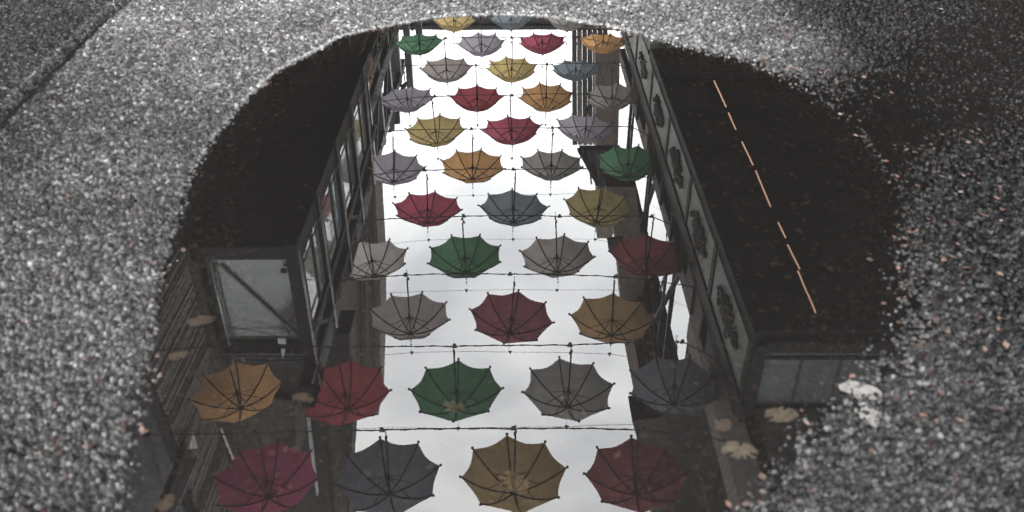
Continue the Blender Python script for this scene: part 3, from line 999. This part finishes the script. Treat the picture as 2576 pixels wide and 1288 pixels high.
# ornate panels
pys = [6.22, 7.85, 9.42, 11.15, 12.9, 14.8, 16.9]
for i, (a, bb) in enumerate(zip(pys[:-1], pys[1:])):
    MB().box(RX - 0.005, RX + 0.02, a + 0.09, bb - 0.09, 4.53, 5.17).obj('side_panel', M['panel'], rg)
    yc = (a + bb) / 2
    o = MB()
    # a carved bouquet: curled stems, leaves and blossoms in dark wood
    rf = random.Random(40 + i)
    for s in range(9):
        ang = -2.6 + s * 0.65
        ln = rf.uniform(0.14, 0.26)
        pts_ = [Vector((RX - 0.03, yc + rf.uniform(-.03, .03), 4.84))]
        cy_, cz_ = yc, 4.84
        for q in range(6):
            cy_ += math.cos(ang) * ln / 4 * 1.3
            cz_ += math.sin(ang) * ln / 6
            ang += rf.uniform(-0.2, 0.9)
            pts_.append(Vector((RX - 0.03, cy_, min(max(cz_, 4.6), 5.1))))
        o.tube(pts_, [0.018, 0.022, 0.020, 0.024, 0.018, 0.014, 0.01], 5)
    for s in range(46):
        yy_ = rf.uniform(-1, 1)
        zz_ = rf.uniform(-1, 1) * (1 - abs(yy_) * 0.8)
        o.ball((RX - 0.02, yc + yy_ * 0.46, 4.85 + zz_ * 0.22), rf.uniform(0.018, 0.042), 5)
    o.obj('carved_ornament', M['fret'], rg, True)
for y in pys:
    MB().box(RX - 0.02, RX + 0.04, y - 0.06, y + 0.06, 4.45, 5.28).obj('post', M['steel'], rg)
MB().box(RX - 0.03, RX + 0.04, 6.1, 17.0, 5.18, 5.40).obj('upper_beam', M['steel'], rg)
MB().tube([(RX - .045, 6.2, 5.40), (RX - .045, 17.0, 5.40)], 0.009, 5).obj('edge_trim', M['greysteel'], rg)
# end wall towards the camera
MB().box(RX + 0.10, RX + 1.2, 6.14, 6.16, 4.52, 5.20).obj('end_panel', M['panel_dim'], rg)
f = MB()
f.box(RX + 0.0, RX + 0.10, 6.08, 6.17, 4.44, 5.30)
f.box(RX + 0.10, RX + 1.3, 6.08, 6.17, 5.20, 5.30)
f.box(RX + 0.10, RX + 1.3, 6.08, 6.17, 4.40, 4.52)
f.obj('end_frame', M['steel'], rg)
MB().box(RX + 0.12, RX + 1.2, 6.12, 6.135, 4.60, 4.635).obj('glazing_bar', M['steel'], rg)
MB().prism([PY(x, y, 13.6) for x, y in [(1634, 96), (1760, 96), (1760, 168), (1634, 168)]], (0, .1, 0)).obj('far_end_panel', M['panel'], rg)
MB().prism([PY(x, y, 13.5) for x, y in [(1630, 128), (1760, 128), (1760, 136), (1630, 136)]], (0, .05, 0)).obj('glazing_bar', M['steel'], rg)
for x in (RX + 0.46, RX + 0.82):
    MB().box(x - .012, x + .012, 6.125, 6.138, 4.53, 5.19).obj('mullion', M['greysteel'], rg)
# a thin warm light strip under the soffit, interrupted where the joists cross
m, nt = mat('warm light strip')
out = N(nt, 'ShaderNodeOutputMaterial')
em = N(nt, 'ShaderNodeEmission', i={'Color': (1.0, 0.60, 0.40, 1), 'Strength': 0.34})
nt.links.new(em.outputs[0], out.inputs[0])
M['led'] = m
strip = empty('light_strip', (0, 0, 0))
tag(strip, 'thin warm orange light strip under the right soffit', 'light strip')
segs = [((540, 290), (605, 430)), ((618, 462), (658, 552)), ((690, 618), (750, 742)), ((765, 775), (845, 967)), ((885, 1050), (925, 1132)), ((935, 1170), (1000, 1300))]
sg = []
for (a, c), (d, e_) in segs:
    sg.append((((2300 + a / 1.431) * S, (100 + c / 1.431) * S), ((2300 + d / 1.431) * S, (100 + e_ / 1.431) * S)))
sg.append(((2007, 682), (2052, 786)))
for p0, p1 in sg:
    a, c = PZ(p0[0], p0[1], ZR - 0.08), PZ(p1[0], p1[1], ZR - 0.08)
    MB().beam(a, c, 0.014, 0.01).obj('light_segment', M['led'], strip)
    MB().beam(a + Vector((0, 0, .018)), c + Vector((0, 0, .018)), 0.05, 0.02).obj('housing', M['steel'], strip)

# timber and steel above the gallery
rt = empty('timber_structure', (0, 0, 0))
MB().box(RX + 0.10, RX + 0.26, 5.0, 9.0, 6.36, 6.72).obj('timber_band', M['timber'], rt)
tag(rt, 'brown timber and dark steel frame above the right gallery', 'frame')
MB().box(RX + 0.06, RX + 0.18, 5.2, 9.3, 5.46, 6.08).obj('timber_band', M['timber_h'], rt)
MB().box(RX + 0.10, RX + 0.22, 5.0, 18.0, 6.10, 6.34).obj('steel_beam', M['timber_h'], rt)
for y in (7.9, 13.2, 15.2):
    MB().box(RX + 0.06, RX + 0.20, y, y + 0.34, 5.40, 6.10).obj('timber_post', M['timber'], rt)
for y in (8.7, 9.6, 10.4, 11.4, 12.3, 14.4):
    MB().box(RX + 0.02, RX + 0.07, y, y + 0.06, 5.40, 6.10).obj('thin_post', M['steel'], rt)
for i, y in enumerate([7.6, 9.9, 12.0, 14.6, 17.1]):
    MB().box(RX + 0.36, RX + 0.40, y - 0.035, y + 0.035, 6.34, 9.3).obj('post', M['steel'], rt)
for y0, z0, y1, z1 in ((8.5, 6.1, 9.9, 8.4), (10.2, 6.1, 12.1, 8.8), (13.0, 6.1, 14.8, 8.8)):
    MB().beam((RX + .32, y0, z0), (RX + .32, y1, z1), 0.05, 0.07, (1, 0, 0)).obj('diagonal', M['steel'], rt)
for y0, z0, y1, z1 in ((9.7, 8.2, 9.0, 6.2), (11.8, 8.0, 11.0, 6.3)):
    MB().tube([(RX + .27, y0, z0), (RX + .27, y1, z1)], 0.02, 6).obj('strut', M['greysteel'], rt)

uw = empty('timber_eave', (0, 0, 0))
tag(uw, 'narrow brown timber eave on thin dark posts along the right side', 'eave')
for k in range(8):
    x0 = 2.30 + k * 0.07
    z0 = 9.92 - k * 0.06
    MB().box(x0 + 0.003, x0 + 0.15, 4.0, 19.0, z0, z0 + 0.05).obj('eave_board', M['timber_h'] if k % 2 else M['timber'], uw)
for i, y in enumerate([6.7, 9.2, 11.4, 14.4, 17.6]):
    MB().box(2.56, 2.62, y - 0.04, y + 0.04, 6.0, 9.65).obj('eave_post', M['steel'], uw)

# street-side brown pillars on the right
for k, (poly, Yp, mt, lab) in enumerate([
    ([(1497, 120), (1560, 120), (1556, 330), (1550, 560), (1540, 600), (1502, 600), (1500, 330)], 19.8, 'timber', 'brown timber pillar beside the orange umbrella at the far right'),
    ([(1525, 470), (1600, 470), (1622, 700), (1606, 920), (1600, 1010), (1572, 870), (1548, 600)], 14.0, 'timber', 'brown timber pillar behind the green umbrella on the right'),
    ([(1590, 1060), (1720, 1040), (1745, 1288), (1765, 1500), (1660, 1500), (1640, 1290), (1628, 1190)], 8.6, 'bark', 'rough brown pillar below the dark slate umbrella on the right'),
]):
    o = MB().prism([PY(x, y, Yp) for x, y in poly], (0, 0.5, 0)).obj('brown_pillar', M[mt])
    tag(o, lab, 'pillar', 'brown pillars on the right')

ds = empty('dark_balcony', (0, 0, 0))
tag(ds, 'dark ribbed balcony underside jutting from the far right facade', 'balcony')
zb = 11.2
for k in range(7):
    xa = 1440 + k * 13
    MB().prism([PY(xa, 80, 21), PY(xa + 11, 80, 21), PY(xa + 12, 365, 21), PY(xa + 1, 365, 21)], (0, .2, 0)).obj('wall_board', M['timber' if k % 3 == 1 else 'farwall'], ds)
MB().prism([PY(x, y, 15.0) for x, y in [(1458, 378), (1562, 378), (1562, 467), (1506, 467)]], (0, .2, 0)).obj('end_board', M['farwall'], ds)
MB().prism([PY(x, y, 14.9) for x, y in [(1452, 378), (1462, 378), (1510, 468), (1500, 468)]], (0, .1, 0)).obj('edge_board', M['steel'], ds)
for k in range(4):
    xa = 1478 + k * 20
    MB().prism([PY(xa, 380, 14.95), PY(xa + 5, 380, 14.95), PY(xa + 12, 464, 14.95), PY(xa + 8, 464, 14.95)], (0, .1, 0)).obj('rib', M['timber'], ds)
o = MB().prism([PY(x, y, 10.6) for x, y in [(1527, 604), (1568, 600), (1572, 632), (1532, 634)]], (0, 0.06, 0)).obj('hanging_board', M['farwall'])
tag(o, 'small dark board behind the dark red umbrella on the right', 'board')

o = MB().prism([PY(x, y, 8.0) for x, y in [(1668, 1010), (2150, 1010), (2150, 1560), (1790, 1560), (1712, 1288)]], (0, 0.3, 0)).obj('dark_gable', M['darkwall'])
tag(o, 'dark brown gable between the rough pillar and the lower right roof', 'gable')

# roof slope with fine tile courses at the lower right
rr_ = empty('tiled_roof', (0, 0, 0))
tag(rr_, 'dark roof with fine tile courses at the lower right', 'roof')
MB().prism([PX(x, y, 3.9) for x, y in [(1860, 1000), (2200, 1000), (2200, 1500), (1800, 1500), (1790, 1200)]], (0.2, 0, 0)).obj('roof_base', M['darkwall'], rr_)
cs = MB()
for k in range(70):
    z = 6.0 + k * 0.05
    cs.box(3.86, 3.89, 4.2, 8.2, z, z + 0.028)
o = cs.obj('tile_courses', M['darkwall'], rr_)
o['kind'] = 'stuff'
lp = MB().tube([PY(2003, 1050, 7), PY(2018, 1125, 7)], 0.02, 6).tube([PY(1764, 1195, 7), PY(1782, 1290, 7)], 0.012, 6).obj('downpipe', M['greysteel'])
tag(lp, 'thin grey downpipe pieces on the lower right roof', 'pipe')
rw = MB().box(4.6, 4.9, 2.0, 20.0, 0, 6.4).obj('street_wall', M['darkwall'])
tag(rw, 'dark brown ground floor wall under the right gallery', 'wall')
bk = MB().box(4.2, 4.6, 2.0, 30.0, 4.45, 11.5).obj('dark_house', M['darkwall'])
tag(bk, 'tall dark house wall behind the right gallery', 'house')

# vines on the right frame
vn = MB()
rv = random.Random(9)
for (y0, z0) in ((7.2, 6.2), (8.8, 6.3), (10.8, 6.3), (12.0, 6.4), (9.3, 6.9)):
    q = Vector((RX + 0.25, y0, z0))
    ptsv = [q.copy()]
    for s in range(14):
        q = q + Vector((rv.uniform(-.03, .03), rv.uniform(-.09, .13), rv.uniform(0.05, 0.16)))
        ptsv.append(q.copy())
        if rv.random() < 0.7:
            a = Vector((0, rv.uniform(-1, 1), rv.uniform(-1, 1))).normalized() * rv.uniform(0.05, 0.10)
            c = Vector((0.03, -a.z, a.y)) * 0.35
            vn.add([q, q + a / 2 + c, q + a, q + a / 2 - c], [(0, 1, 2, 3)])
    vn.tube(ptsv, 0.012, 4)
o = vn.obj('climbing_vine', M['vine'])
tag(o, 'dry climbing vine on the posts of the right frame', 'vine', kind='stuff')

# far end of the street
fh = empty('far_house', (0, 0, 0))
tag(fh, 'distant dark building closing the far end of the street', 'house')
zt = PY(1200, 70, 40).z
MB().box(-9, 9, 40, 46, 0, zt - 0.2).obj('wall', M['farwall'], fh)
MB().box(-9.2, 9.2, 39.7, 46, zt - 0.2, zt).obj('roof_edge', M['steel'], fh)
for k in range(7):
    MB().box(-6.6 + k * 2, -5.6 + k * 2, 39.9, 40.02, zt - 2.4, zt - 0.9).obj('window', M['glass_blue'], fh)
for (x, lab) in ((1052, 'grey steel pole left of the far green umbrella'), (1020, 'slim grey pole at the far left')):
    a = PY(x, 40, 19.5)
    o = MB().box(a.x - 0.07, a.x + 0.07, 19.4, 19.6, 0, PY(x, 90 if x > 1030 else 250, 19.5).z).obj('steel_pole', M['greysteel'])
    tag(o, lab, 'pole', 'grey poles at the far left')

# ------------------------------------------------------------------ litter in and round the puddle
m_leaf = [simple('pale dry leaf', (0.24, 0.20, 0.16), 0.8, 0.4, 160), simple('bleached leaf', (0.40, 0.385, 0.345), 0.8, 0.4, 160),
          simple('tan leaf', (0.19, 0.15, 0.10), 0.8, 0.4, 160),
          simple('pale leaf on the bank', (0.075, 0.070, 0.066), 0.8, 0.5, 160)]


def leaf(cx, cy, w_, h_, seed, mt, lab):
    lift = -0.0016 if mt != 1 or seed < 3 else 0.0014
    w_, h_ = w_ * 1.2, h_ * 1.15
    """a sodden crumpled leaf of irregular outline lying just under the water"""
    r_ = random.Random(seed)
    (gx0, gy0), (gx1, _), (_, gy1) = PG(cx, cy), PG(cx + w_ / 2, cy), PG(cx, cy - h_ / 2)
    ax, ay = abs(gx1 - gx0), abs(gy1 - gy0)
    n = 22
    b = MB()
    vs = [(gx0, gy0, lift + 0.0004)]
    for rg_ in (0.55, 1.0):
        for k in range(n):
            a = 2 * math.pi * k / n
            rad = rg_ * (0.82 + 0.15 * math.sin(2 * a + seed) + 0.05 * math.sin(5 * a + 2 * seed) + 0.14 * (r_.random() - .5))
            vs.append((gx0 + ax * rad * math.cos(a), gy0 + ay * rad * math.sin(a), lift + (0.0008 if rg_ < 1 else 0.0002) * r_.random()))
    fs = [(0, 1 + k, 1 + (k + 1) % n) for k in range(n)]
    fs += [(1 + k, 1 + n + k, 1 + n + (k + 1) % n, 1 + (k + 1) % n) for k in range(n) if r_.random() > 0.14]
    b.add(vs, fs)
    o = b.obj('fallen_leaf', m_leaf[3 if lift > 0 else mt])
    tag(o, lab, 'leaf', 'pale leaves in the puddle')


for i, (x, y, a, b_, mt, lab) in enumerate([
    (1965, 1040, 74, 46, 1, 'whitish crumpled leaf in the puddle below the right end panel'),
    (1862, 1130, 74, 54, 1, 'speckled whitish leaf low in the right part of the puddle'),
    (2165, 985, 96, 46, 1, 'large whitish leaf on the right waterline'),
    (2185, 1045, 66, 56, 1, 'whitish leaf on the bank under the large pale one'),
    (1820, 1066, 56, 28, 0, 'tan leaf beside the dark slate umbrella reflection'),
    (505, 803, 76, 24, 0, 'long tan leaf near the left bank beside the glazed end'),
    (448, 892, 44, 26, 0, 'small beige leaf close to the left bank'),
    (1140, 1020, 50, 36, 2, 'yellowish leaf under the green umbrella reflection'),
    (1292, 1210, 70, 60, 2, 'ragged leaf under the nearest ochre umbrella reflection'),
    (760, 1000, 60, 26, 0, 'pinkish beige leaf left of the red umbrella reflection'),
    (415, 1262, 50, 40, 0, 'beige leaf at the lower left corner of the puddle'),
]):
    leaf(x, y, a, b_, i + 1, mt, lab)

# leaf crumbs: thousands of reddish brown flakes
m, nt = mat('leaf crumbs')
out = N(nt, 'ShaderNodeOutputMaterial')
p = N(nt, 'ShaderNodeBsdfPrincipled', i={'Roughness': 0.6})
geo = N(nt, 'ShaderNodeNewGeometry')
r = ramp(nt, [(0.0, (0.018, 0.009, 0.006)), (0.4, (0.034, 0.017, 0.011)), (0.7, (0.055, 0.030, 0.020)), (0.9, (0.07, 0.032, 0.025)), (1.0, (0.12, 0.10, 0.085))])
nt.links.new(geo.outputs['Random Per Island'], r.inputs[0])
nt.links.new(r.outputs[0], p.inputs['Base Color'])
nt.links.new(p.outputs[0], out.inputs[0])
rc = np.random.default_rng(11)
K = 24000
cx = rc.uniform(-0.75, 1.35, K)
cy = rc.uniform(0.42, 2.15, K)
hh, sdc, _ = ground_height(cx, cy)
dens = np.where(sdc < 0, np.exp(sdc / 0.05) * 0.35 + (0.22 * sstep(0.0, 0.4, cx) + 0.22 * sstep(1.0, 0.6, cy)) * (0.3 + 0.7 * sstep(0.12, 0.3, np.abs(cx))), 0.0)
dens = np.where(sdc >= 0, 0.006 + 0.30 * sstep(0.3, 0.6, cx) * np.exp(-sdc / 0.12), dens)
keep = rc.random(K) < dens
cx, cy, hh = cx[keep], cy[keep], hh[keep]
b = MB()
for x, y, z in zip(cx, cy, hh):
    s = rc.uniform(0.0015, 0.0050) * (1 + 0.3 * y)
    a = rc.uniform(0, 6.28)
    z = max(z + 0.0012, -0.0035)
    ca_, sa_ = math.cos(a), math.sin(a)
    l1, l2 = s, s * rc.uniform(.35, .8)
    tz = rc.uniform(-.5, .5) * s
    b.add([(x - ca_ * l1, y - sa_ * l1, z), (x + sa_ * l2, y - ca_ * l2, z + tz * .4), (x + ca_ * l1, y + sa_ * l1, z + tz), (x - sa_ * l2, y + ca_ * l2, z + .0005)], [(0, 1, 2), (0, 2, 3)])
o = b.obj('leaf_litter', m)
tag(o, 'reddish brown leaf crumbs scattered in the puddle and on its right bank', 'leaf litter', kind='stuff')
